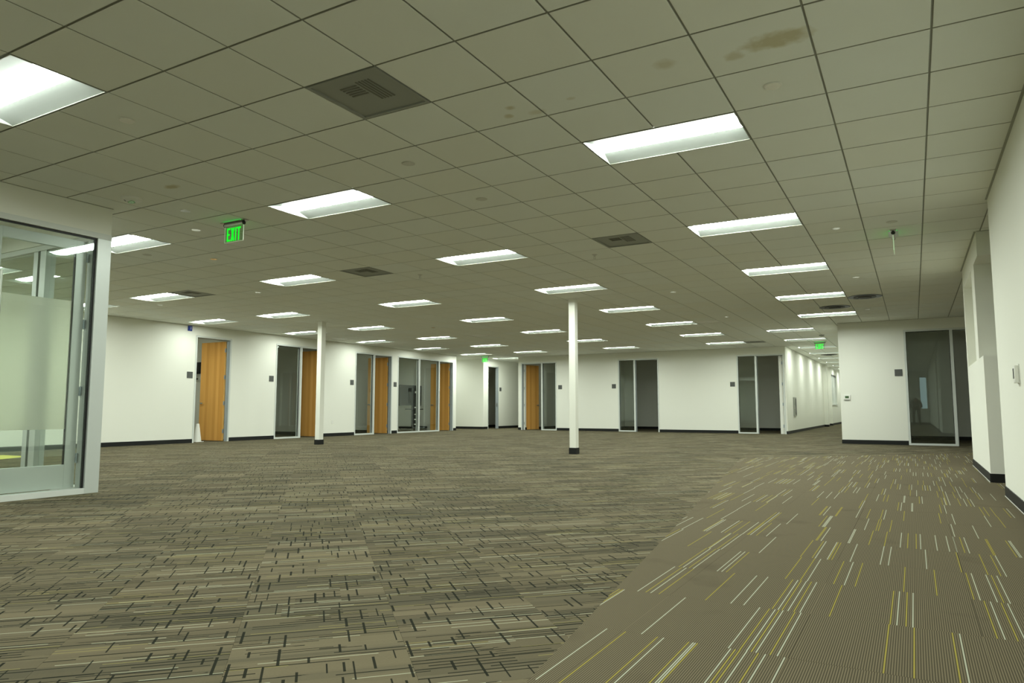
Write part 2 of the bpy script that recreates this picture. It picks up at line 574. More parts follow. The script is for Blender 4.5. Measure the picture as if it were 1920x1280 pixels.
tilesA, tilesB = [], []
g = 0.0004
for i in range(-48, 56):
    for j in range(-20, 70):
        p0, p1, q0, q1 = OFFP+i*T+g, OFFP+(i+1)*T-g, j*T+g, (j+1)*T-g
        sq = [((p-q)/R2, (p+q)/R2) for p, q in ((p0, q0), (p1, q0), (p1, q1), (p0, q1))]
        if max(a for a, _ in sq) < BX[0] or min(a for a, _ in sq) > BX[1] or max(b for _, b in sq) < BX[2] or min(b for _, b in sq) > BX[3]:
            continue
        sq = box_clip(sq)
        if len(sq) < 3: continue
        ps = []
        a = clip(sq, *L1)
        if len(a) > 2 and area(a) > 1e-4: ps.append(a)
        r = clip(sq, *neg(L1))
        if len(r) > 2:
            r = clip(r, *neg(L2))
            if len(r) > 2 and area(r) > 1e-4: ps.append(r)
        if ps: tilesA.append(ps)
for i in range(-8, 10):
    for j in range(-20, 30):
        x0, x1, y0, y1 = i*T+g, (i+1)*T-g, OFFY+j*T+g, OFFY+(j+1)*T-g
        sq = box_clip([(x0, y0), (x1, y0), (x1, y1), (x0, y1)])
        if len(sq) > 2: sq = clip(sq, *neg(L1))
        if len(sq) > 2: sq = clip(sq, *L2)
        if len(sq) > 2 and area(sq) > 1e-4: tilesB.append([sq])


def lay(tiles, name, m, most):
    tiles = sorted(tiles, key=lambda ps: -sum(seen_area([(a, b, 0) for a, b in p]) for p in ps))
    for ps in tiles[:most]:
        cx = sum(a for p in ps for a, _ in p)/sum(len(p) for p in ps)
        cy = sum(b_ for p in ps for _, b_ in p)/sum(len(p) for p in ps)
        mb = MB()
        for p in ps: mb.prism([(a-cx, b_-cy) for a, b_ in p], -0.005, 0.0)
        mb.build(name, m, floor_o, (cx, cy, 0.0003*rnd.random()))
    mb = MB()
    for ps in tiles[most:]:
        for p in ps: mb.prism(p, -0.005, 0.0002*rnd.random())
    tag(mb.build(name+'_field', m, floor_o), kind='stuff')


lay(tilesA, 'carpet_tile', M_carpetA, 298)
lay(tilesB, 'striped_carpet_tile', M_carpetB, 240)

# ------------------------------------------------------------------ ceiling: deck, tees, tiles
cb = MB()
cb.box(-21, 5, -13, 48, ZC+0.16, ZC+0.3)
ceil_o = tag(cb.build('ceiling', M_plenum), 'suspended ceiling of two-foot off-white tiles in a metal grid', 'ceiling', kind='structure')

LIGHTS = []
for v in (-15, -10, -5, 0, 5, 10, 15, 20): LIGHTS.append((-4, v))
for u in (-10, -16, -22):
    for v in (-15, -10, -5, 0, 5, 10, 15, 20, 25, 30): LIGHTS.append((u, v))
for v in (-15, -10, -5, 0, 5, 10, 15, 20, 25, 29.6): LIGHTS.append((-26, v))
LIGHTS.append((-26, 34))
LIGHTS.append((-30, 9))
LIGHTS.append((-31, 32))  # unseen fill lamp added to brighten the alcove
OFFICE_FILL = [(-30, 16), (-30, 22), (-30, 27), (-22, 36), (-16, 36), (-10, 36), (0, 26)]     # unseen fill lamps added to brighten the offices, dimmed right down
LIGHTS += OFFICE_FILL
for v in (25, 30, 35, 40, 45, 50, 55, 60, 65, 70): LIGHTS.append((-6, v))
LIGHTS = [(u, int(round(v))) for u, v in LIGHTS]
VENTS = [(-6, -3), (-6, 5), (-13, 5), (-20, 5), (-26, 18), (-8, 20), (-19, 20), (-8, 30)]
ROUND = [(-1.5, 16.35), (-2.55, 18.4), (-5.0, 42.0)]
taken = set(VENTS)
for u, v in LIGHTS:
    taken |= {(u, v), (u+1, v)}

GX, GY = 0.0062, 0.0080          # half-gaps
def tile_mesh():
    mb = MB()
    x, y, bv, h = T/2-GX, T/2-GY, 0.0025, 0.016
    n = 0
    ring = lambda d, z: [(-x+d, -y+d, z), (x-d, -y+d, z), (x-d, y-d, z), (-x+d, y-d, z)]
    mb.v = ring(bv, 0) + ring(0, bv) + ring(0, h)
    mb.f = [(3, 2, 1, 0)] + [(k*4+i, k*4+(i+1) % 4, k*4+4+(i+1) % 4, k*4+4+i) for k in (0, 1) for i in range(4)] + [(8, 9, 10, 11)]
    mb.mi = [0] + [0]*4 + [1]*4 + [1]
    return mb
tm = tile_mesh()
M_tedge = mat('shaded_tile_edge', (0.40, 0.40, 0.33, 1), 0.9)  # sides darkened to paint shade into the gaps between tiles
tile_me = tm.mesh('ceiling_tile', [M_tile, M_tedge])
cells = [(i, j) for i in range(-34, 8) for j in range(-20, 77) if (i, j) not in taken]
cells = [(i, j) for i, j in cells if j*T > -12.2 and j*T < 46.5]
def cell_area(c):
    i, j = c
    return seen_area([(i*T, j*T, ZC), ((i+1)*T, j*T, ZC), ((i+1)*T, (j+1)*T, ZC), (i*T, (j+1)*T, ZC)])
def hidden(c):
    x, y = (c[0]+.5)*T, (c[1]+.5)*T
    return (x < -7.7 and y < -0.8) or x < -16.4 or x > 0.57 and y < 3.4 or y > 20.7
cells.sort(key=lambda c: -(0 if hidden(c) else cell_area(c)))
for i, j in cells[:298]:
    o = bpy.data.objects.new('ceiling_tile', tile_me)
    C.objects.link(o)
    o.parent = ceil_o
    o.location = ((i+.5)*T, (j+.5)*T, ZC + 0.0008*rnd.random())
mb = MB()
for i, j in cells[298:]:
    n = len(mb.v)
    dx, dy = (i+.5)*T, (j+.5)*T
    mb.v += [(a+dx, b_+dy, c+ZC) for a, b_, c in tm.v]
    mb.f += [tuple(n+k for k in f) for f in tm.f]
    mb.mi += tm.mi
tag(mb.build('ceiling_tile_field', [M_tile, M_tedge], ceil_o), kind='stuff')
mb = MB()
lit = set()
for u, v in LIGHTS: lit.add((u+1, v))
for i in range(-34, 9):
    a = -20
    for j in range(-20, 78):
        if (i, j) in lit or j == 77:
            if j > a: mb.box(i*T-0.012, i*T+0.012, a*T, j*T, ZC+0.0125, ZC+0.0155)
            a = j+1
for j in range(-20, 77):
    mb.box(-34*T, 8*T, j*T-0.012, j*T+0.012, ZC+0.0130, ZC+0.0160)
tag(mb.build('ceiling_grid', M_grid, ceil_o), kind='stuff')

# ------------------------------------------------------------------ walls
XL, YF, XR, YT = -16.3, 20.7, 0.57, 14.4
WT = 0.14
FZ = 2.765                        # top of the office fronts
e = 0.004
U_L = [(6.726, 7.842), (9.39, 11.31), (12.77, 14.692), (15.0, 18.55)]     # fronts on the left wall (Y)
U_F = [(-14.37, -12.73), (-10.095, -8.475), (-5.62, -4.015)]              # fronts on the far wall (X)
wall('wall_left', 'x', XL-WT, XL, -12.0, 18.75, [(a, b_, -1, FZ) for a, b_ in U_L], 'long cream wall with four office fronts, left side')
wall('wall_left_far', 'x', XL-WT, XL, 20.85, 46, [(21.2, 22.12, -1, 2.75)], 'cream passage wall with the dark doorway, beyond the left wall')
wall('wall_alcove', 'y', 20.85, 20.99, -20.6, XL-WT-.001, [], 'cream wall at the back of the alcove behind the left wall')
wall('wall_alcove_end', 'x', -20.6, -20.46, 18.7, 20.85, [], 'cream wall closing the alcove')
wall('wall_far', 'y', YF, YF+WT, -14.5, -3.98, [(a, b_, -1, FZ) for a, b_ in U_F], 'cream far wall with three office fronts')
wall('wall_passage', 'x', -14.5, -14.36, YF+WT+.001, 46, [], 'cream right wall of the far passage beside the dark doorway')
wall('wall_thermostat', 'y', YT, YT+WT, -1.78, 4.8, [(-0.335, 1.62, -1, FZ)], 'cream wall with thermostat and glazed office front on the right')
wall('wall_corridor_right', 'x', -1.78, -1.64, YT+WT+.001, 46, [], 'right wall of the long lit corridor')
wall('wall_corridor_left', 'x', -4.12, -3.98, YF+WT+.001, 32.2, [], 'left wall of the long lit corridor')
wall('wall_corridor_jog', 'y', 32.2, 32.7, -4.3, -3.80, [], 'projecting cream wall pier at the middle of the corridor')
wall('wall_corridor_end', 'y', 46.0, 46.14, -16.5, 4.9, [], 'cream wall closing the end of the corridor')
wall('wall_corridor_window', 'x', -4.09, -3.95, 35.2, 46, [(36.0, 38.75, 1.1, 2.7)], 'corridor wall with the three-pane window', extra=lambda m: (m.box(-4.2, -3.87, 34.95, 35.1995, -.02, ZC+.02), m.box(-4.2, -4.1, 32.7005, 34.9495, -.02, ZC+.02)))
wall('wall_right', 'x', XR, XR+WT, -12.0, 3.5, [], 'near cream wall on the right with small thermostat')
wall('wall_right_return', 'y', 3.36, 3.5, XR+WT+.001, 4.8, [], 'return of the near right wall around the corner')
wall('wall_east', 'x', 4.8, 4.94, 3.3, 14.6, [], 'cream wall closing the side hallway on the right')
wall('wall_back', 'y', -12.14, -12.0, -20.6, 5, [(0.12, 0.50, 0.85, 2.65)], 'cream wall behind the camera with narrow window')
def block(m):
    x0, x1, y0, y1 = XR-.005, 1.15, 5.03, 7.9
    m.box(x0, x1, y0, y1, 0, 1.5)                    # low part
    m.box(x0, x1, y0, y1, 2.715, ZC+0.02)            # header
    m.box(x0, x1, 5.64, 6.08, 1.5, 2.715)            # post between the two recesses
    m.box(x0, x1, 7.72, y1, 1.5, 2.715)              # far jamb
    m.box(0.95, x1, 6.08, 7.72, 1.5, 2.715)          # back of the long recess
bb = MB(); block(bb)
tag(bb.build('wall_niche', M_wall), 'cream wall block with corner niche and long recess, past the right wall', 'wall', kind='structure')

# office shells behind the fronts
def shell(name, boxes, label):
    mb = MB()
    for q in boxes: mb.box(*q)
    return tag(mb.build(name, M_wall), label, 'wall', kind='structure')
zt = ZC+0.02
lx0, lx1 = -20.2, XL-WT-.001
shell('wall_office_left', [(lx0-.1, lx0, 5.2, 18.75, 0, zt)] + [(lx0, lx1, y, y+.1, 0, zt) for y in (5.2, 8.55, 12.1, 14.80, 18.65)], 'partition walls inside the left offices')
fy0, fy1 = YF+WT+.001, 24.6
shell('wall_office_far', [(-14.35, -4.13, fy1, fy1+.1, 0, zt)] + [(x, x+.1, fy0, fy1, 0, zt) for x in (-14.355, -11.4, -7.3, -4.225)], 'partition walls inside the far offices')
shell('wall_office_right', [(-1.63, 4.8, 18.0, 18.1, 0, zt), (2.9, 3.0, YT+WT+.001, 18, 0, zt)], 'back wall inside the dark right office')
shell('wall_closet', [(-20.4, -20.3, 20.99, 25, 0, zt), (-20.3, lx1, 25, 25.1, 0, zt), (-18.0, -17.9, 21.0, 25, 0, zt)], 'walls inside the dark room behind the passage doorway')

# baseboards
def runs_with_gaps(ax, c, s, a0, a1, gaps):
    out, a = [], a0
    for g0, g1 in sorted(gaps):
        if g0 > a: out.append((ax, c, s, a, g0))
        a = g1
    if a < a1: out.append((ax, c, s, a, a1))
    return out
baseboard('baseboard_left', runs_with_gaps('x', XL, 1, -12, 18.75, U_L) + [('y', 18.75, 1, lx0, XL)], 'black rubber baseboard along the left wall')
baseboard('baseboard_alcove', [('y', 20.85, -1, -20.3, XL)] + runs_with_gaps('x', XL, 1, 20.85, 46, [(21.2, 22.12)]), 'black rubber baseboard around the alcove and passage')
baseboard('baseboard_far', runs_with_gaps('y', YF, -1, -14.5, -3.98, U_F) + [('x', -14.5, -1, YF, 46)], 'black rubber baseboard along the far wall')
baseboard('baseboard_corridor', [('x', -3.98, 1, YF, 32.2), ('y', 32.2, -1, -3.98, -3.80), ('x', -3.80, 1, 32.2, 32.7), ('y', 34.95, -1, -4.1, -3.87), ('x', -3.87, 1, 34.95, 35.2), ('x', -3.95, 1, 35.21, 46), ('y', 46, -1, -3.95, -1.78), ('x', -1.78, -1, YT, 46)], 'black rubber baseboard along the corridor')
baseboard('baseboard_thermostat', runs_with_gaps('y', YT, -1, -1.78, 4.8, [(-0.335, 1.62)]), 'black rubber baseboard below the thermostat')
baseboard('baseboard_right', [('x', XR, -1, -12, 3.5), ('y', 3.5, 1, XR, 4.8)], 'black rubber baseboard along the near right wall')
baseboard('baseboard_niche', [('x', XR-.005, -1, 5.03, 7.9), ('y', 5.03, -1, XR-.005, 1.15), ('y', 7.9, 1, XR, 1.15)], 'black rubber baseboard around the niche block')
baseboard('baseboard_office', [('x', lx0, 1, 5.3, 18.65), ('y', fy1, -1, -14.2, -4.2), ('y', 18.0, -1, -1.6, 2.9), ('x', -14.255, 1, fy0, fy1), ('x', -11.4, -1, fy0, fy1), ('x', -11.3, 1, fy0, fy1), ('x', -7.3, -1, fy0, fy1), ('x', -7.2, 1, fy0, fy1), ('y', 14.9, 1, lx0, lx1), ('y', 12.1, -1, lx0, lx1), ('y', 14.8, -1, lx0, lx1), ('x', -18.0+.1, 1, 21.0, 25)], 'black rubber baseboard inside the dark offices')
baseboard('baseboard_back', [('y', -12.0, 1, -16.3, .57)], 'black rubber baseboard behind the camera')
# pale strip at the carpet edge on the right
mb = MB()
mb.box(XR-.0135, XR-.0095, -12, 3.5, 0.0005, 0.007)
mb.box(XR-.0185, XR-.0145, 5.03, 7.9, 0.0005, 0.007)
tag(mb.build('trim_1', M_strip), 'thin pale strip along the foot of the right baseboards', 'trim', kind='structure')
# wall angle at the ceiling edge
mb = MB()
for q in ((XL+.0005, XL+.02, -12, 18.75), (-14.5, -3.98, YF-.02, YF-.0005), (-1.78, 4.8, YT-.02, YT-.0005), (XR-.02, XR-.0005, -12, 3.5), (XR-.026, XR-.0055, 5.03, 7.9), (XR, 1.15, 5.01, 5.0295), (-3.9795, -3.96, YF, 32.2), (-7.6395, -7.62, -8, -.73)):
    mb.box(*q, ZC-0.0025, ZC+0.004)
tag(mb.build('trim_2', M_grid), 'thin metal wall angle where the ceiling grid meets the walls', 'trim', kind='structure')

# ------------------------------------------------------------------ office fronts
class Front:
    """local frame: a along the wall, d out of the wall into the hall"""
    def __init__(self, root, axis, c, sgn):
        self.r, self.ax, self.c, self.s = root, axis, c, sgn
    def box(self, mb, a0, a1, d0, d1, z0, z1):
        l = self.r.location
        if self.ax == 'x': mb.box(self.c+self.s*d0-l.x, self.c+self.s*d1-l.x, a0-l.y, a1-l.y, z0, z1)
        else: mb.box(a0-l.x, a1-l.x, self.c+self.s*d0-l.y, self.c+self.s*d1-l.y, z0, z1)
    def part(self, name, boxes, m, bevel=0):
        mb = MB()
        for q in boxes: self.box(mb, *q)
        return mb.build(name, m, self.r, bevel=bevel)


FW, PD, PB = 0.048, 0.007, -0.125       # face width, proud, depth behind


def lever(parent, x, y, z, dirx, side):
    """lever handle on a leaf; leaf-local axes: x along width, y thickness"""
    mb = MB()
    mb.lathe([(0.027, 0), (0.027, 0.008*side), (0.011, 0.010*side), (0.011, 0.052*side)], (x, y, z), 14, 'y')
    mb.box(x-0.012*dirx, x+0.115*dirx, y+0.040*side, y+0.056*side, z-0.010, z+0.010)
    return mb.build('lever_handle', M_chrome, parent, bevel=0, smooth=True)


def leaf(fr, hinge, closed_dir, open_sign, ang, width, height=2.69, label=None):
    """hinge = (x, y) world; closed_dir = angle of the closed leaf from the hinge; opens by ang*open_sign"""
    root = fr.r
    t = 0.045
    mb = MB()
    mb.box(0.004, width, -t/2, t/2, 0.012, height)
    mb.box(0, 0.004, -t/2+.0005, t/2-.0005, 0.012, height, 1)
    mb.box(width, width+.004, -t/2+.0005, t/2-.0005, 0.012, height, 1)
    o = mb.build('door_leaf', [M_wood, M_woodedge], root, (hinge[0]-root.location.x, hinge[1]-root.location.y, 0))
    o.rotation_euler = (0, 0, closed_dir + open_sign*ang)
    tag(o, label or 'maple veneer leaf')
    for s in (-1, 1):
        lever(o, width-0.065, s*t/2, 1.02, -1, s)
    for z in (0.27, 1.02, 1.72, 2.45):
        h = MB()
        h.lathe([(0.009, -0.055), (0.009, 0.055)], (-0.012, -open_sign*(t/2+0.006), z), 10)
        h.box(-0.012, 0.0, -open_sign*(t/2+0.004), open_sign*(t/2-0.008), z-0.05, z+0.05)
        h.build('hinge', M_hinge, o)
    return o


def front(name, axis, c, sgn, a0, a1, lites, door_span, label, mulls=()):
    loc = (c, (a0+a1)/2, 0) if axis == 'x' else ((a0+a1)/2, c, 0)
    root = empty(name, loc, label, 'door', kind='structure')
    f = Front(root, axis, c, sgn)
    g_ = 0.002
    # outer frame: two jambs and head
    f.part('jamb', [(a0+g_, a0+FW, PB, PD, 0, FZ-g_)], M_alu, 0.002)
    f.part('jamb', [(a1-FW, a1-g_, PB, PD, 0, FZ-g_)], M_alu, 0.002)
    f.part('head', [(a0+FW+.0005, a1-FW-.0005, PB, PD, FZ-FW, FZ-g_)], M_alu, 0.002)
    for m_ in mulls:
        f.part('mullion', [(m_-.032, m_+.032, PB, PD, 0.0, FZ-FW-.0005)], M_alu, 0.002)
    edges = sorted([a0+FW] + [m_ for m_ in mulls] + [a1-FW])
    for l0, l1 in lites:
        f.part('sill', [(l0+.0005, l1-.0005, PB, PD, 0.0, 0.045)], M_alu, 0.002)
        f.part('glazing_gasket', [(l0+.0005, l0+.010, -.07, -.045, 0.046, FZ-FW-.001), (l1-.010, l1-.0005, -.07, -.045, 0.046, FZ-FW-.001), (l0+.0105, l1-.0105, -.07, -.045, FZ-FW-.010, FZ-FW-.001)], M_gasket)
        f.part('glass_pane', [(l0+.002, l1-.002, -.0615, -.0555, 0.0455, FZ-FW-.001)], M_glass)
    if door_span:
        d0, d1 = door_span
        # rebated stops, grey-blue steel inside the opening
        f.part('door_stop', [(d0+.0005, d0+.014, PB+.012, -.058, 0.0, FZ-FW-.001), (d1-.014, d1-.0005, PB+.012, -.058, 0.0, FZ-FW-.001), (d0+.0145, d1-.0145, PB+.012, -.058, FZ-FW-.015, FZ-FW-.001)], M_jamb)
        f.part('jamb_lining', [(d1-.004, d1-.0005, -.057, -.001, 0.0, FZ-FW-.001), (d0+.0005, d0+.004, -.057, -.001, 0.0, FZ-FW-.001)], M_jamb)
    return f


HX = XL-WT+.016
f1 = front('door_1', 'x', XL, 1, *U_L[0], [], (6.774, 7.794), 'plain doorway with maple door ajar and white cone, leftmost in the left wall')
leaf(f1, (HX-.03, 7.775), -pi/2, -1, radians(89), 0.95)
f2 = front('door_2', 'x', XL, 1, *U_L[1], [(9.438, 10.345)], (10.409, 11.262), 'glazed office front with maple door behind the left white column', mulls=(10.377,))
leaf(f2, (HX-.03, 11.245), -pi/2, -1, radians(91), 0.83)
f3 = front('door_3', 'x', XL, 1, *U_L[2], [(12.818, 13.697)], (13.761, 14.644), 'glazed office front with open maple door, right of the left column')
f3.part('mullion', [(13.697, 13.761, PB, PD, 0, FZ-FW-.0005)], M_alu, 0.002)
leaf(f3, (HX-.03, 14.625), -pi/2, -1, radians(88), 0.86)
f4 = front('door_4', 'x', XL, 1, *U_L[3], [(15.048, 16.268), (16.332, 17.54)], (17.604, 18.502), 'widest office front, two glass panes, display stand behind, open maple door', mulls=(16.30, 17.572))
leaf(f4, (HX-.03, 18.485), -pi/2, -1, radians(87), 0.87)
# far wall
HY = YF+WT-.016
f5 = front('door_5', 'y', YF, -1, *U_F[0], [(-13.364, -12.778)], (-14.322, -13.428), 'office front with half-open maple door left of its glass, far wall', mulls=(-13.396,))
leaf(f5, (-14.303, HY+.03), 0.0, 1, radians(74), 0.86)
f6 = front('door_6', 'y', YF, -1, *U_F[1], [(-10.047, -9.46)], (-9.396, -8.523), 'dark open office front right of the near column, far wall', mulls=(-9.428,))
f7 = front('door_7', 'y', YF, -1, *U_F[2], [(-5.572, -5.0)], (-4.936, -4.063), 'dark open office front with maple door edge beside the corridor', mulls=(-4.968,))
leaf(f7, (-4.100, HY+.03), pi, -1, radians(77), 0.85)
f8 = front('door_8', 'y', YT, -1, -0.335, 1.62, [(-0.287, 0.615)], (0.679, 1.572), 'large dark glass office front beside the thermostat', mulls=(0.647,))
# dark passage doorway
r9 = empty('door_9', (XL, 21.66, 0), 'narrow dark doorway in the passage beyond the left wall', 'door', kind='structure')
f9 = Front(r9, 'x', XL, 1)
f9.part('jamb', [(21.202, 21.25, PB, PD, 0, 2.748)], M_alu, 0.002)
f9.part('jamb', [(22.07, 22.118, PB, PD, 0, 2.748)], M_jamb, 0.002)
f9.part('head', [(21.2505, 22.0695, PB, PD, 2.70, 2.748)], M_alu, 0.002)
f9.part('strike_plate', [(22.0655, 22.0695, -.07, -.03, .98, 1.12)], M_chrome)

# ------------------------------------------------------------------ glazed meeting room at the left
GXp, GYp = -7.64, -0.73
room = empty('window_1', (GXp, GYp, 0), 'aluminium-framed glass wall of the meeting room at the left edge', 'window', kind='structure')
def rp(name, boxes, m, bevel=0.0015):
    mb = MB()
    for q in boxes: mb.box(q[0]-GXp, q[1]-GXp, q[2]-GYp, q[3]-GYp, q[4], q[5])
    return mb.build(name, m, room, bevel=bevel)
D = 0.125
rp('bulkhead', [(GXp-.14, GXp, -8.0, GYp, 2.727, ZC+.02), (-14.0, GXp-.1405, GYp-.13, GYp, 2.727, ZC+.02)], M_wall)
rp('head', [(GXp-D, GXp+.004, -8.0, GYp+.004, 2.668, 2.7265)], M_alu)
rp('head', [(-14.0, GXp-D-.001, GYp-.115, GYp+.004, 2.668, 2.7265)], M_alu)
rp('sill', [(GXp-D, GXp+.004, -8.0, -0.8725, 0.0, 0.056)], M_alu)
rp('sill', [(-14.0, GXp-D-.001, GYp-.115, GYp+.004, 0.0, 0.056)], M_alu)
rp('corner_post', [(GXp-D, GXp+.004, -0.872, GYp+.004, 0.0, 2.6675)], M_post)
rp('glazing_gasket', [(GXp-.045, GXp-.02, -0.890, -0.8725, 0.057, 2.667), (GXp-.045, GXp-.02, -8, -0.8905, 2.650, 2.667)], M_gasket, 0)
rp('door_jamb', [(GXp-D-.02, GXp-.06, -0.888, -0.8725, 0.0565, 2.649)], M_post)
rp('glass_pane', [(GXp-.036, GXp-.028, -7.9, -0.8905, 0.057, 2.6495)], M_glass, 0)
for x0, x1 in ((-8.96, -8.87), (-8.82, -8.70), (-10.4, -10.3), (-11.9, -11.8), (-14.0, -13.9)):
    rp('mullion', [(x0, x1, GYp-.11, GYp-.001, 0.0565, 2.6675)], M_post)
rp('glazing_gasket', [(-8.87+.001, -8.82-.001, GYp-.08, GYp-.03, 0.0565, 2.667)], M_gasket, 0)
for x0, x1 in ((-8.70, GXp-D-.001), (-10.3, -8.96), (-11.8, -10.4), (-13.9, -11.9)):
    rp('glass_pane', [(x0+.001, x1-.001, GYp-.06, GYp-.052, 0.057, 2.667)], M_glass, 0)
# back of the meeting room
shell('wall_meeting', [(-14.1, -14.0, -8.0, GYp, 0, zt), (-14.1, -7.64, -8.1, -8.0, 0, zt)], 'cream walls at the back of the glass meeting room')
# the glass door standing behind the fixed pane
dr = empty('door_10', (GXp-.145, -0.955, 0), 'aluminium-railed glass door with frosted band in the left meeting room', 'door', kind='structure')
def dp(name, boxes, m, bevel=0.0015, parent=None):
    mb = MB()
    for q in boxes: mb.box(q[0], q[1], q[2], q[3], q[4], q[5])
    return mb.build(name, m, parent or dr, bevel=bevel)
th = 0.022
Ya, Yb = -0.91, 0.044           # leaf reaches from -0.967 back to -1.975
dp('stile', [(-th, th, Yb-.104, Yb, 0.062, 2.63)], M_post)
dp('stile', [(-th, th, Ya, Ya+.15, 0.062, 2.63)], M_post)
dp('top_rail', [(-th, th, Ya+.1505, Yb-.1045, 2.525, 2.63)], M_post)
dp('bottom_rail', [(-th, th, Ya+.1505, Yb-.1045, 0.062, 0.30)], M_post)
dp('glass_pane', [(-.004, .004, Ya+.151, Yb-.105, 0.3005, 2.5245)], M_glass, 0)
dp('frosted_film', [(.0046, .0062, Ya+.152, Yb-.106, 0.66, 1.985)], M_frost, 0)
dp('glazing_gasket', [(-.012, .012, Yb-.112, Yb-.1055, 0.3005, 2.5245)], M_gasket, 0)
hb = MB()
hb.lathe([(0.014, 1.15), (0.014, 2.19)], (th+.045, Ya+.14, 0), 14)
hb.box(th, th+.045, Ya+.13, Ya+.15, 1.25, 1.27)
hb.box(th, th+.045, Ya+.13, Ya+.15, 2.0, 2.02)
hb.build('pull_handle', M_chrome, dr, smooth=True)
for z in (0.36, 1.05, 1.75, 2.46):
    hb = MB()
    hb.lathe([(0.009, z-.05), (0.009, z+.05)], (th+.008, Yb+.008, 0), 10)
    hb.box(th-.004, th+.004, Yb+.001, Yb+.022, z-.045, z+.045)
    hb.build('hinge', M_hinge, dr)

# ------------------------------------------------------------------ windows
win = empty('window_2', (-4.0, 37.4, 1.1), 'bright three-pane window far down the corridor', 'window', kind='structure')
def wp(name, q, m):
    mb = MB(); mb.box(q[0]+4.0, q[1]+4.0, q[2]-37.4, q[3]-37.4, q[4]-1.1, q[5]-1.1)
    return mb.build(name, m, win)
wp('sill', (-4.08, -3.90, 35.95, 38.8, 1.06, 1.0995), M_alu)
for y in (36.001, 36.9, 37.8, 38.70):
    wp('mullion', (-4.06, -3.965, y, y+.045, 1.101, 2.699), M_alu)
for y0, y1 in ((36.046, 36.9), (36.945, 37.8), (37.845, 38.70)):
    wp('roller_blind', (-4.02, -4.012, y0+.001, y1-.001, 1.101, 2.699), M_shade)
    wp('blind_cassette', (-4.010, -3.97, y0+.001, y1-.001, 2.62, 2.698), M_dark)
bw = empty('window_3', (0.31, -12.07, 0.85), 'narrow daylight window behind the camera', 'window', kind='structure')
mb = MB()
for q in ((-.19, -.16, -.04, .04, 0, 1.8), (.16, .19, -.04, .04, 0, 1.8), (-.159, .159, -.04, .04, 0, .03), (-.159, .159, -.04, .04, 1.77, 1.8)): mb.box(*q)
mb.build('window_frame', M_alu, bw)
MB().box(-.159, .159, -.004, .004, .031, 1.769).build('glass_pane', M_glass, bw)

# ------------------------------------------------------------------ columns
def column(x, y, a, label):
    r = empty('column', (x, y, 0), label, 'column', kind='structure')
    MB().box(-a/2, a/2, -a/2, a/2, 0.0, ZC-.001).build('shaft', M_wall, r, bevel=0.006)
    k = a/2+.001
    mb = MB()
    for q in ((-k-.008, k+.008, -k-.008, -k), (-k-.008, k+.008, k, k+.008), (-k-.008, -k, -k+.0005, k-.0005), (k, k+.008, -k+.0005, k-.0005)): mb.box(*q, 0.0015, .12)
    mb.build('rubber_base', M_base, r)
    c = MB(); k += .03
    c.box(-k, k, -k, k, ZC-.006, ZC-.0015)
    c.build('collar', M_trimw, r)
    return r
column(-12.87, 7.72, 0.140, 'white square column in front of the second maple door')
column(-5.93, 7.46, 0.134, 'white square column standing out in the open floor, nearer one')

# ------------------------------------------------------------------ ceiling lights
def troffer():
    r = empty('ceiling_light', (0, 0, ZC), 'x', 'light')
    X, Y = T-GX, T/2-GY
    ly, lx, dz = 0.118, T-0.028, 0.040
    mb = MB()
    # trim ring lying in the grid
    t = 0.005
    for q in ((-X, X, -Y, -Y+t), (-X, X, Y-t, Y), (-X, -X+t, -Y+t+.0003, Y-t-.0003), (X-t, X, -Y+t+.0003, Y-t-.0003)):
        mb.box(*q, -0.001, 0.010)
    mb.build('trim', M_grid, r)
    x0, y0 = X-t, Y-t
    def side(s):
        m = MB(); n = 6
        prof = []
        for i in range(n+1):
            k = i/n
            prof.append((y0+(ly-y0)*k, 0.004 + dz*(k*1.25-.25*k*k)))
        for (ya, za), (yb, zb) in zip(prof[:-1], prof[1:]):
            ka = (y0-ya)/(y0-ly); kb = (y0-yb)/(y0-ly)
            xa, xb = x0+(lx-x0)*ka, x0+(lx-x0)*kb
            m.face([(-xa, s*ya, za), (xa, s*ya, za), (xb, s*yb, zb), (-xb, s*yb, zb)])
        return m
    side(-1).build('reflector', M_reflector, r, smooth=True)
    side(1).build('reflector', M_reflector, r, smooth=True)
    for s in (-1, 1):
        m = MB(); n = 6
        for i in range(n):
            ka, kb = i/n, (i+1)/n
            f_ = lambda k: (x0+(lx-x0)*k, y0+(ly-y0)*k, 0.004+dz*(k*1.25-.25*k*k))
            (xa, ya, za), (xb, yb, zb) = f_(ka), f_(kb)
            m.face([(s*xa, -ya, za), (s*xa, ya, za), (s*xb, yb, zb), (s*xb, -yb, zb)])
        m.build('end_plate', M_reflector, r, smooth=True)
    # the lens: a bowed diffuser down the middle
    m = MB(); n = 8
    pr_ = [(-ly+2*ly*i/n, 0.0442 - 0.018*cos((i/n-.5)*pi)) for i in range(n+1)]
    for (ya, za), (yb, zb) in zip(pr_[:-1], pr_[1:]):
        m.face([(-lx+.001, ya, za), (lx-.001, ya, za), (lx-.001, yb, zb), (-lx+.001, yb, zb)])
    me = m
    o = me.build('lens', M_lens, r, smooth=True)
    return r

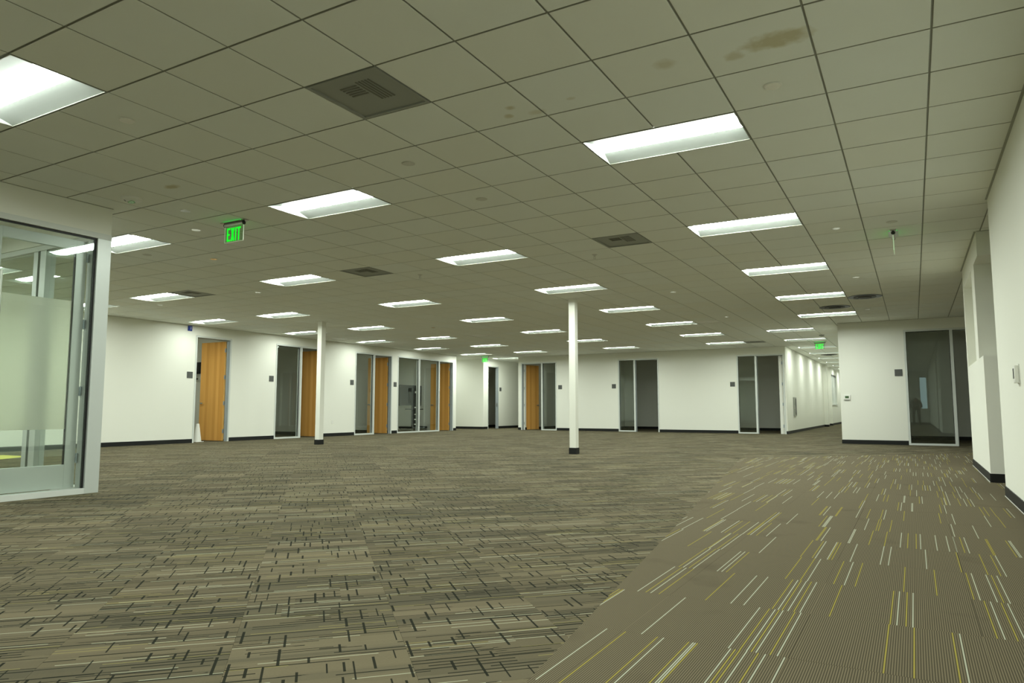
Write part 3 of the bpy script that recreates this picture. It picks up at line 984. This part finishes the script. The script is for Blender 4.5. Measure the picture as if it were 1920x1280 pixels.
LROW = {-4: 'the row nearest the right wall', -10: 'the second row from the right', -16: 'the middle row', -22: 'the row left of the middle', -26: 'the row along the left wall', -6: 'the corridor beyond the far wall', -30: 'the left offices, all but the first added as fill', 0: 'the right office, added as fill', -31: 'the alcove, added as fill'}
proto = None
LENS = {}
ORD = ['first', 'second', 'third', 'fourth', 'fifth', 'sixth', 'seventh', 'eighth', 'ninth', 'tenth', 'eleventh']
vis = {}
for u, v in LIGHTS:
    vis.setdefault(u, []).append(v)
def lit_seen(u, v):
    x, y = (u+1)*T, (v+.5)*T
    p = project(x, y, ZC)
    if p is None or not (-60 < p[0] < 1980 and -20 < p[1] < 1280): return False
    if y < -0.8 and x < -7.7 or x < -16.5 or (u, v) in OFFICE_FILL: return False
    return True
for u in vis:
    k = o_ = 0
    for v in sorted(vis[u]):
        if proto is None:
            proto = r = troffer()
        else:
            r = copy_tree(proto)
        r.location = ((u+1)*T, (v+.5)*T, ZC)
        r['group'] = 'fluorescent ceiling lights'
        for ch in r.children:
            if ch.name.startswith('lens') and (u in (-26, -6, -30, -31, -4) or (u, v) in OFFICE_FILL):
                if u == -4 and v < 3 or u == -26 and v >= 30: continue
                key = 'quarter' if (u, v) == (-30, 27) else 'low' if (u, v) in OFFICE_FILL else 'half' if u == -30 else 'full' if u == -4 else 'dim'
                if key not in LENS:
                    LENS[key] = ch.data.copy()
                    LENS[key].materials[0] = {'full': M_lens_full, 'dim': M_lens_dim, 'low': M_lens_low, 'half': M_lens_half, 'quarter': M_lens_quarter}[key]
                ch.data = LENS[key]
        if lit_seen(u, v):
            r['label'] = 'recessed fluorescent light, %s from the camera in %s' % (ORD[k], LROW[u])
            k += 1
        else:
            r['label'] = 'recessed fluorescent light out of view, %s in %s' % (ORD[o_], LROW[u])  # far-office fill lamps are added, though counted with their row here
            o_ += 1

# ------------------------------------------------------------------ ceiling fittings
def vent(u, v, label, pale=False):
    r = empty('ceiling_vent', ((u+.5)*T, (v+.5)*T, ZC), label, 'vent', 'square ceiling vents')
    m_ = M_trimw if pale else M_vent
    X, Y, t = T/2-GX, T/2-GY, 0.022
    mb = MB()
    for q in ((-X, X, -Y, -Y+t), (-X, X, Y-t, Y), (-X, -X+t, -Y+t+.0003, Y-t-.0003), (X-t, X, -Y+t+.0003, Y-t-.0003)): mb.box(*q, -0.002, 0.010)
    mb.build('frame', m_, r)
    MB().box(-X+t, X-t, -Y+t, Y-t, 0.009, 0.012).build('face_panel', m_, r)
    if not pale:
        k = 0
        for i in range(5):          # slots along Y on one side, along X on the other
            x = 0.03+i*0.026
            MB().box(x, x+.013, -.18, .10, 0.0055, 0.0085).build('slot', M_ventdark, r)
        for i in range(5):
            y = -.15+i*0.030
            MB().box(-.13, .012, y, y+.014, 0.0055, 0.0085).build('slot', M_ventdark, r)
    return r
VL = {(-6, -3): 'large dark square vent, nearest of the ceiling vents', (-6, 5): 'dark square vent between the two right-hand light rows', (-13, 5): 'dark square vent right of the third-row light, half pale',
      (-20, 5): 'dark vent touching the right end of a light near the left wall', (-26, 18): 'pale square vent close to the left wall, right of left column',
      (-8, 20): 'pale square vent at the end of a light, right of the near column', (-19, 20): 'pale square vent above the far passage exit sign', (-8, 30): 'dark square vent close to the far wall near the corridor'}
for c in VENTS: vent(*c, VL[c], pale=c in ((-26, 18), (-8, 20), (-19, 20)))

def round_diffuser(u, v, label):
    r = empty('round_diffuser', (u*T, v*T, ZC), label, 'vent', 'round ceiling diffusers')
    m = MB(); m.lathe([(0.29, 0.0), (0.285, -.006), (0.20, -.004), (0.195, -0.02), (0.12, -.016), (0.11, -.03), (0.02, -.03)], seg=36)
    m.build('cone', M_round, r, smooth=True)
    m = MB(); m.lathe([(0.30, 0.0005), (0.305, -.004), (0.30, -.008), (0.292, -.008)], seg=36)
    m.build('rim', M_dark, r, smooth=True)
    return r
round_diffuser(*ROUND[0], 'round dark air diffuser right of the last main-row light')
round_diffuser(*ROUND[1], 'round dark air diffuser just before the last main-row light')
round_diffuser(*ROUND[2], 'round dark air diffuser between the corridor lights')

DISCS = [(-1.49, -.5, 'white sprinkler cover disc on the near tile below the brown stain', 1), (-6.5, -.5, 'grey speaker disc, right of the nearest dark vent', 0),
         (-1.48, 6.58, 'bright white sprinkler disc right of the second right-row light', 1), (-1.5, 12.5, 'white sprinkler disc before the round diffusers', 1), (-1.58, 19.6, 'white sprinkler disc behind the round diffuser', 1),
         (-8.555, -3.43, 'white sprinkler disc right of the light at the left edge', 1), (-6.5, 1.5, 'small grey disc centred between two rows, near the speaker', 0), (-11.47, -.52, 'white tilted sprinkler disc right of the strobe detector', 1),
         (-12.5, .46, 'small white sprinkler disc left of the large green exit sign', 1), (-14.55, 2.45, 'small white sprinkler disc below the large green exit sign', 1), (-17.5, 6.3, 'white sprinkler disc right of the light near the blue sign', 1),
         (-22.5, 6.47, 'white sprinkler disc below the light nearest the left wall', 1), (-6.5, 12.45, 'white sprinkler disc above the row right of the near column', 1), (-6.43, 19.2, 'white sprinkler disc beside the pale vent near the far wall', 1),
         (-.51, 6.58, 'pale disc just before the edge-on exit sign', 0), (-15.5, 1.4, 'small dark disc among the tiles left of the middle row', 0), (-18.4, 16.6, 'tiny white sprinkler disc in front of the far alcove', 1)]
for u, v, lab, w_ in DISCS:
    r = empty('sprinkler_cover', (u*T, v*T, ZC), lab, 'sprinkler', 'ceiling discs')
    m = MB(); m.lathe([(0.052, 0.0), (0.052, -.0055), (0.050, -.0062)], seg=24)
    m.build('cover_plate', M_enamel if w_ else M_disc, r)
    m = MB(); m.lathe([(0.0565, 0.0), (0.061, -.0012), (0.061, -.0024), (0.054, -.0034), (0.0525, -.003)], seg=24)
    m.build('collar', M_trimw if w_ else M_disc, r, smooth=True)
for u, v, lab in ((-11.5, 6.45, 'sprinkler head hanging right of the half-pale vent'), (-6.54, 6.47, 'sprinkler head behind the dark vent between right-hand rows')):
    r = empty('fire_sprinkler', (u*T, v*T, ZC), lab, 'sprinkler', 'hanging sprinkler heads')
    m = MB(); m.lathe([(0.04, 0), (0.036, -.006), (0.015, -.012), (0.012, -.03)], seg=18); m.build('escutcheon', M_chrome, r, smooth=True)
    m = MB(); m.box(-.014, -.010, -.003, .003, -.058, -.03); m.box(.010, .014, -.003, .003, -.058, -.03); m.build('yoke', M_chrome, r)
    m = MB(); m.lathe([(0.018, -.061), (0.018, -.058)], seg=12); m.build('deflector', M_chrome, r)
# strobe detector near the meeting room, smoke detector at the corridor mouth
r = empty('strobe_detector', (-11.6*T, -1.44*T, ZC), 'white round fire strobe with clear lens, above the glass meeting room corner', 'detector')
m = MB(); m.lathe([(0.098, 0), (0.098, -.012), (0.088, -.024), (0.05, -.030)], seg=32); m.build('base', M_white, r, smooth=True)
m = MB(); m.box(-.03, .03, -.02, .02, -.052, -.0302); m.build('strobe_lens', M_acrylic, r, bevel=.006)
m = MB(); m.box(-.024, .024, -.012, .012, -.0355, -.0303); m.build('strobe_reflector', M_chrome, r)
for k in range(5):
    a = radians(120+k*30)
    m = MB(); m.box(.062*cos(a)-.006, .062*cos(a)+.006, .062*sin(a)-.006, .062*sin(a)+.006, -.0305, -.0265); m.build('sounder_slot', M_dark, r)
r = empty('smoke_detector', (-4.0*T, 28.3*T, ZC), 'small smoke detector at the mouth of the corridor', 'detector')
m = MB(); m.lathe([(0.075, 0), (0.075, -.02), (0.05, -.04), (0.02, -.045)], seg=24); m.build('body', M_vent, r, smooth=True)
m = MB(); m.lathe([(0.014, -.052), (0.014, -.0455)], seg=10); m.build('sensor', M_white, r)

# ------------------------------------------------------------------ exit signs
def letter_boxes(ch, x, z, w_, h, s):
    """flat outlines in x,z"""
    P_ = []
    if ch == 'E': P_ = [[(0, 0), (s, 0), (s, h), (0, h)], [(s, 0), (w_, 0), (w_, s), (s, s)], [(s, h-s), (w_, h-s), (w_, h), (s, h)], [(s, h/2-s/2), (w_*.85, h/2-s/2), (w_*.85, h/2+s/2), (s, h/2+s/2)]]
    if ch == 'I': P_ = [[(w_/2-s/2, 0), (w_/2+s/2, 0), (w_/2+s/2, h), (w_/2-s/2, h)]]
    if ch == 'T': P_ = [[(w_/2-s/2, 0), (w_/2+s/2, 0), (w_/2+s/2, h-s), (w_/2-s/2, h-s)], [(0, h-s), (w_, h-s), (w_, h), (0, h)]]
    if ch == 'X':
        k = s*1.12
        P_ = [[(0, 0), (k, 0), (w_, h), (w_-k, h)], [(w_-k, 0), (w_, 0), (k, h), (0, h)]]
    return [[(x+a, z+b_) for a, b_ in p] for p in P_]

def exit_sign(x, y, rz, label, drop=0.0):
    r = empty('exit_sign', (x, y, ZC-.0005), label, 'sign', 'green exit signs', rz=rz)
    m = MB(); m.box(-.20, .20, -.035, .035, -.010, 0); m.box(-.16, .16, -.054, -.0345, -.0125, -.0095); m.box(-.16, .16, .0345, .054, -.0125, -.0095); m.build('canopy', M_chrome, r)
    m = MB(); m.lathe([(0.021, -.155), (0.021, .155)], (0, 0, -.032), 16, 'x'); m.build('housing', M_chrome, r, smooth=True)
    m = MB(); m.lathe([(0.0225, -.163), (0.0225, -.1555)], (0, 0, -.032), 16, 'x'); m.lathe([(0.0225, .1555), (0.0225, .163)], (0, 0, -.032), 16, 'x'); m.build('end_cap', M_black, r)
    m = MB(); m.box(-.155, .155, -.0035, .0035, -.235, -.054); m.build('acrylic_panel', M_acrylic, r)
    m = MB()
    for q in ((-.1575, -.1552, -.0037, .0037, -.2375, -.054), (.1552, .1575, -.0037, .0037, -.2375, -.054), (-.155, .155, -.0037, .0037, -.2375, -.2352)): m.box(*q)
    m.build('panel_edge', M_edge, r)
    for s in (-1,):
        for p_, ch in enumerate('EXIT'):
            m = MB()
            xs = (-.118, -.052, .016, .052)[p_]
            wd = (.056, .062, .030, .062)[p_]
            for pl in letter_boxes(ch, xs, -.226, wd, .156, .021):
                pts = [(a*(-s), b_) for a, b_ in pl]
                n = len(m.v)
                k = len(pts)
                yb, ya = s*.0038, s*.0050
                m.v += [(a, yb, b_) for a, b_ in pts] + [(a, ya, b_) for a, b_ in pts]
                m.f += [tuple(n+i for i in range(k)), tuple(n+k+i for i in range(k))] + [(n+i, n+(i+1) % k, n+k+(i+1) % k, n+k+i) for i in range(k)]
                m.mi += [0]*(k+2)
            m.build('letter', M_green, r)
    m = MB()
    m.box(-.15, .15, -.041, -.0355, -.009, -.0045); m.box(-.15, .15, .0355, .041, -.009, -.0045)
    m.build('led_strip', M_greenled, r)
    return r
exit_sign(-11.33*T, .42*T, 0, 'green EXIT sign hanging in the left part, largest and readable')
exit_sign(-.507*T, 7.57*T, -pi/2, 'exit sign seen edge-on near the right wall')
exit_sign(-4.5*T, 32.1*T, 0, 'green exit sign at the start of the corridor')
exit_sign(-25.4*T, 32.25*T, 0, 'small green exit sign in front of the dark passage doorway')

# ------------------------------------------------------------------ things on the walls
def sign_plate(axis, c, sgn, a, label, z=1.733, s=0.083):
    loc = (c, a, z) if axis == 'x' else (a, c, z)
    r = empty('room_sign', loc, label, 'sign', 'grey room signs')
    m = MB(); i = MB()
    if axis == 'x':
        m.box(sgn*.0005, sgn*.007, -s, s, -s, s); i.box(sgn*.0072, sgn*.0086, -s+.012, s-.012, -s+.05, s-.012)
    else:
        m.box(-s, s, sgn*.0005, sgn*.007, -s, s); i.box(-s+.012, s-.012, sgn*.0072, sgn*.0086, -s+.05, s-.012)
    m.build('backing_plate', M_plate, r)
    i.build('insert', M_plate, r)
    return r
sign_plate('x', XL, 1, 6.585, 'grey square room sign left of the doorway with the cone')
sign_plate('x', XL, 1, 9.24, 'grey square room sign left of the glass by the left column')
sign_plate('x', XL, 1, 12.62, 'grey square room sign left of the third office front')
sign_plate('x', XL, 1, 14.86, 'grey square room sign between the third and widest fronts')
sign_plate('x', XL, 1, 22.29, 'grey room sign right of the dark passage doorway')
sign_plate('y', YF, -1, -12.57, 'grey square room sign left of the near column')
sign_plate('y', YF, -1, -10.265, 'grey square room sign right of the near column')
sign_plate('y', YF, -1, -5.775, 'grey square room sign left of the front by the corridor')
sign_plate('y', YT, -1, -.476, 'grey square room sign beside the large dark glass')

r = empty('thermostat', (-1.63, YT, 1.14), 'white thermostat with green display on the wall left of the dark glass', 'thermostat')
MB().box(-.088, .088, -.006, -.0005, -.085, .075).build('wall_plate', M_white, r, bevel=.002)
MB().box(-.078, .078, -.034, -.0065, -.052, .068).build('housing', M_white, r, bevel=.012)
MB().box(-.042, .042, -.0362, -.0342, -.016, .042).build('display', M_lcd, r)
MB().box(-.05, .05, -.020, -.0067, -.070, -.0525).build('button_bar', M_vent, r)
r = empty('wall_controller', (XR, 1.93, 1.145), 'white wall controller with dark display strip on the near right wall', 'thermostat')
MB().box(-.006, -.0005, -.062, .062, -.078, .082).build('wall_plate', M_white, r, bevel=.002)
MB().box(-.034, -.0065, -.055, .055, -.072, .072).build('housing', M_white, r, bevel=.004)
MB().box(-.0362, -.0342, -.005, .05, -.035, .048).build('display', M_black, r)
MB().box(-.037, -.0343, -.045, -.012, -.066, -.05).build('button', M_white, r)
r = empty('blue_sign', (XL, 6.53, 2.925), 'small blue sign high above the doorway with the cone', 'sign')
MB().box(.0005, .035, -.06, .05, -.065, .065).build('panel', M_blue, r, bevel=.003)
MB().box(.0352, .0365, .005, .018, -.03, .045).build('pictogram', M_white, r)
r = empty('wall_outlet', (XL, 11.755, .445), 'white power outlet low on the left wall right of the left column', 'outlet')
MB().box(.0005, .006, -.036, .036, -.058, .058).build('plate', M_white, r, bevel=.002)
for z in (-.025, .025):
    MB().box(.0062, .0075, -.016, .016, z-.014, z+.014).build('socket', M_trimw, r)
r = empty('extinguisher_cabinet', (-3.98, 22.5, .6), 'grey fire extinguisher cabinet on the left corridor wall', 'cabinet')
MB().box(.0005, .03, -.32, .32, 0, .68).build('surround', M_vent, r, bevel=.003)
MB().box(.0305, .036, .02, .27, .05, .63).build('window_pane', M_dark, r)
MB().box(.0305, .05, -.26, -.22, .25, .40).build('handle', M_chrome, r)

# ------------------------------------------------------------------ loose things in the offices
r = empty('white_cone', (-16.66, 7.15, 0.0005), 'tall white cone standing inside the leftmost doorway', 'cone')
m = MB(); m.lathe([(0.105, 0.014), (0.100, .03), (0.040, .455), (0.034, .472), (0.028, .478)], seg=28); m.build('body', M_white, r, smooth=True)
m = MB(); m.box(-.115, .115, -.115, .115, 0, .0138); m.build('foot', M_white, r, bevel=.004)

# display on a rolling stand, seen from behind through the glass
sx, sy = -17.95, 17.93
r = empty('display_stand', (sx, sy, 0.0005), 'black flat display on a wheeled stand behind the widest glass front', 'display')
MB().box(-.05, .0, -.72, .70, 1.0, 1.82).build('screen', M_dark, r, bevel=.008)
MB().box(.001, .05, -.16, .38, 1.1, 1.7).build('rear_cover', M_black, r, bevel=.01)
MB().box(.051, .11, -.03, .27, .141, 1.72).build('column', M_black, r, bevel=.008)
MB().box(.0, .16, .11, .21, 1.5, 1.58).build('mount_plate', M_white, r, bevel=.003)
m = MB(); m.prism([(.115, -.52), (.40, -.05), (.40, .30), (.115, .30)], .83, .87); m.build('shelf', M_black, r)
for z in (.22, .42, .62, .90):
    MB().box(.1105, .116, .09, .20, z, z+.045).build('cover_plate', M_white, r)
MB().box(-.32, .36, -.36, -.26, .08, .16).build('foot', M_black, r, bevel=.006)
MB().box(-.32, .36, .55, .64, .08, .16).build('foot', M_black, r, bevel=.006)
MB().box(-.02, .10, -.259, .549, .07, .14).build('crossbar', M_black, r, bevel=.006)
for cx_, cy_ in ((-.28, -.32), (.32, -.32), (-.28, .60), (.32, .60)):
    m = MB(); m.lathe([(.026, -.012), (.035, -.010), (.035, .010), (.026, .012)], (cx_, cy_, .035), 16, 'y'); m.box(cx_-.01, cx_+.01, cy_-.02, cy_+.02, .06, .079)
    m.build('caster', M_vent, r, smooth=True)

# black wall bracket seen in the gap of the first doorway
r = empty('monitor_bracket', (-18.66, 8.55, 1.88), 'black wall bracket seen through the gap of the leftmost doorway', 'bracket')
MB().box(-.10, .16, -.05, -.001, .02, .36).build('plate', M_black, r, bevel=.004)
m = MB(); m.box(-.02, .03, -.14, -.0505, -.12, .10); m.box(-.02, .20, -.14, -.11, -.16, -.1205); m.build('arm', M_black, r)

# yellow mat lying beyond the meeting room
ym = MB(); ym.prism([(.55, -.5), (.1, .3), (-.7, .25), (-.5, -.6)], 0.0, .004)
tag(ym.build('yellow_mat', M_yellow, None, (-14.4, 1.6, .0006)), 'yellow mat on the carpet seen through the meeting room glass', 'mat')

# ------------------------------------------------------------------ the photographer, seen only mirrored in the dark glass
def skin_chain(name, pts, edges, radii, m_, parent, root=0, sub=2):
    me = bpy.data.meshes.new(name)
    me.from_pydata(pts, edges, [])
    o = bpy.data.objects.new(name, me)
    C.objects.link(o)
    o.parent = parent
    md = o.modifiers.new('skin', 'SKIN')
    md.use_smooth_shade = True
    if not me.skin_vertices:
        bm = bmesh.new(); bm.from_mesh(me); bm.verts.layers.skin.verify(); bm.to_mesh(me); bm.free()
    for i, rr in enumerate(radii):
        rr = rr if isinstance(rr, tuple) else (rr, rr)
        me.skin_vertices[0].data[i].radius = rr
        me.skin_vertices[0].data[i].use_root = (i == root)
    o.modifiers.new('sub', 'SUBSURF').levels = sub
    o.modifiers['sub'].render_levels = sub
    me.materials.append(m_)
    return o
per = empty('person', (-0.10, -6.28, 0.0), 'person in dark clothes bending forward, mirrored in the large dark glass', 'person')
pts = [(0, -.05, .92), (0, .08, 1.08), (0, .26, 1.20), (0, .42, 1.26), (0, .50, 1.27),
       (-.10, -.05, .88), (-.12, .03, .50), (-.13, -.02, .10), (-.14, .10, .045),
       (.10, -.05, .88), (.12, .03, .50), (.13, -.02, .10), (.14, .10, .045),
       (-.18, .42, 1.22), (-.24, .50, .97), (-.14, .72, .90),
       (.18, .42, 1.22), (.24, .50, .97), (.14, .72, .90)]
eds = [(0, 1), (1, 2), (2, 3), (3, 4), (0, 5), (5, 6), (6, 7), (7, 8), (0, 9), (9, 10), (10, 11), (11, 12), (3, 13), (13, 14), (14, 15), (3, 16), (16, 17), (17, 18)]
rad = [(.15, .12), (.14, .11), (.155, .11), (.13, .09), .07, .095, .066, .05, .04, .095, .066, .05, .04, .06, .045, .035, .06, .045, .035]
skin_chain('clothed_body', pts, eds, rad, M_clothd, per)
hd = MB()
hd.lathe([(.02, -.125), (.055, -.10), (.072, -.05), (.078, 0), (.072, .06), (.05, .10), (.015, .12)], (0, 0, 0), 18)
h = hd.build('head', M_skin, per, (0, .60, 1.28), smooth=True)
h.rotation_euler = (radians(-35), 0, 0)
hh = MB(); hh.lathe([(.082, .0), (.080, .05), (.058, .105), (.02, .13)], (0, -.012, .005), 18)
x = hh.build('hair', M_hair, h, smooth=True)
for s in (-1, 1):
    skin_chain('hand', [(.14*s, .72, .90), (.12*s, .78, .89), (.09*s, .84, .885), (.105*s, .85, .88), (.12*s, .85, .88), (.135*s, .84, .88), (.085*s, .79, .87)],
               [(0, 1), (1, 2), (1, 3), (1, 4), (1, 5), (0, 6)], [.028, .032, .010, .010, .010, .009, .011], M_skin, per, sub=1)
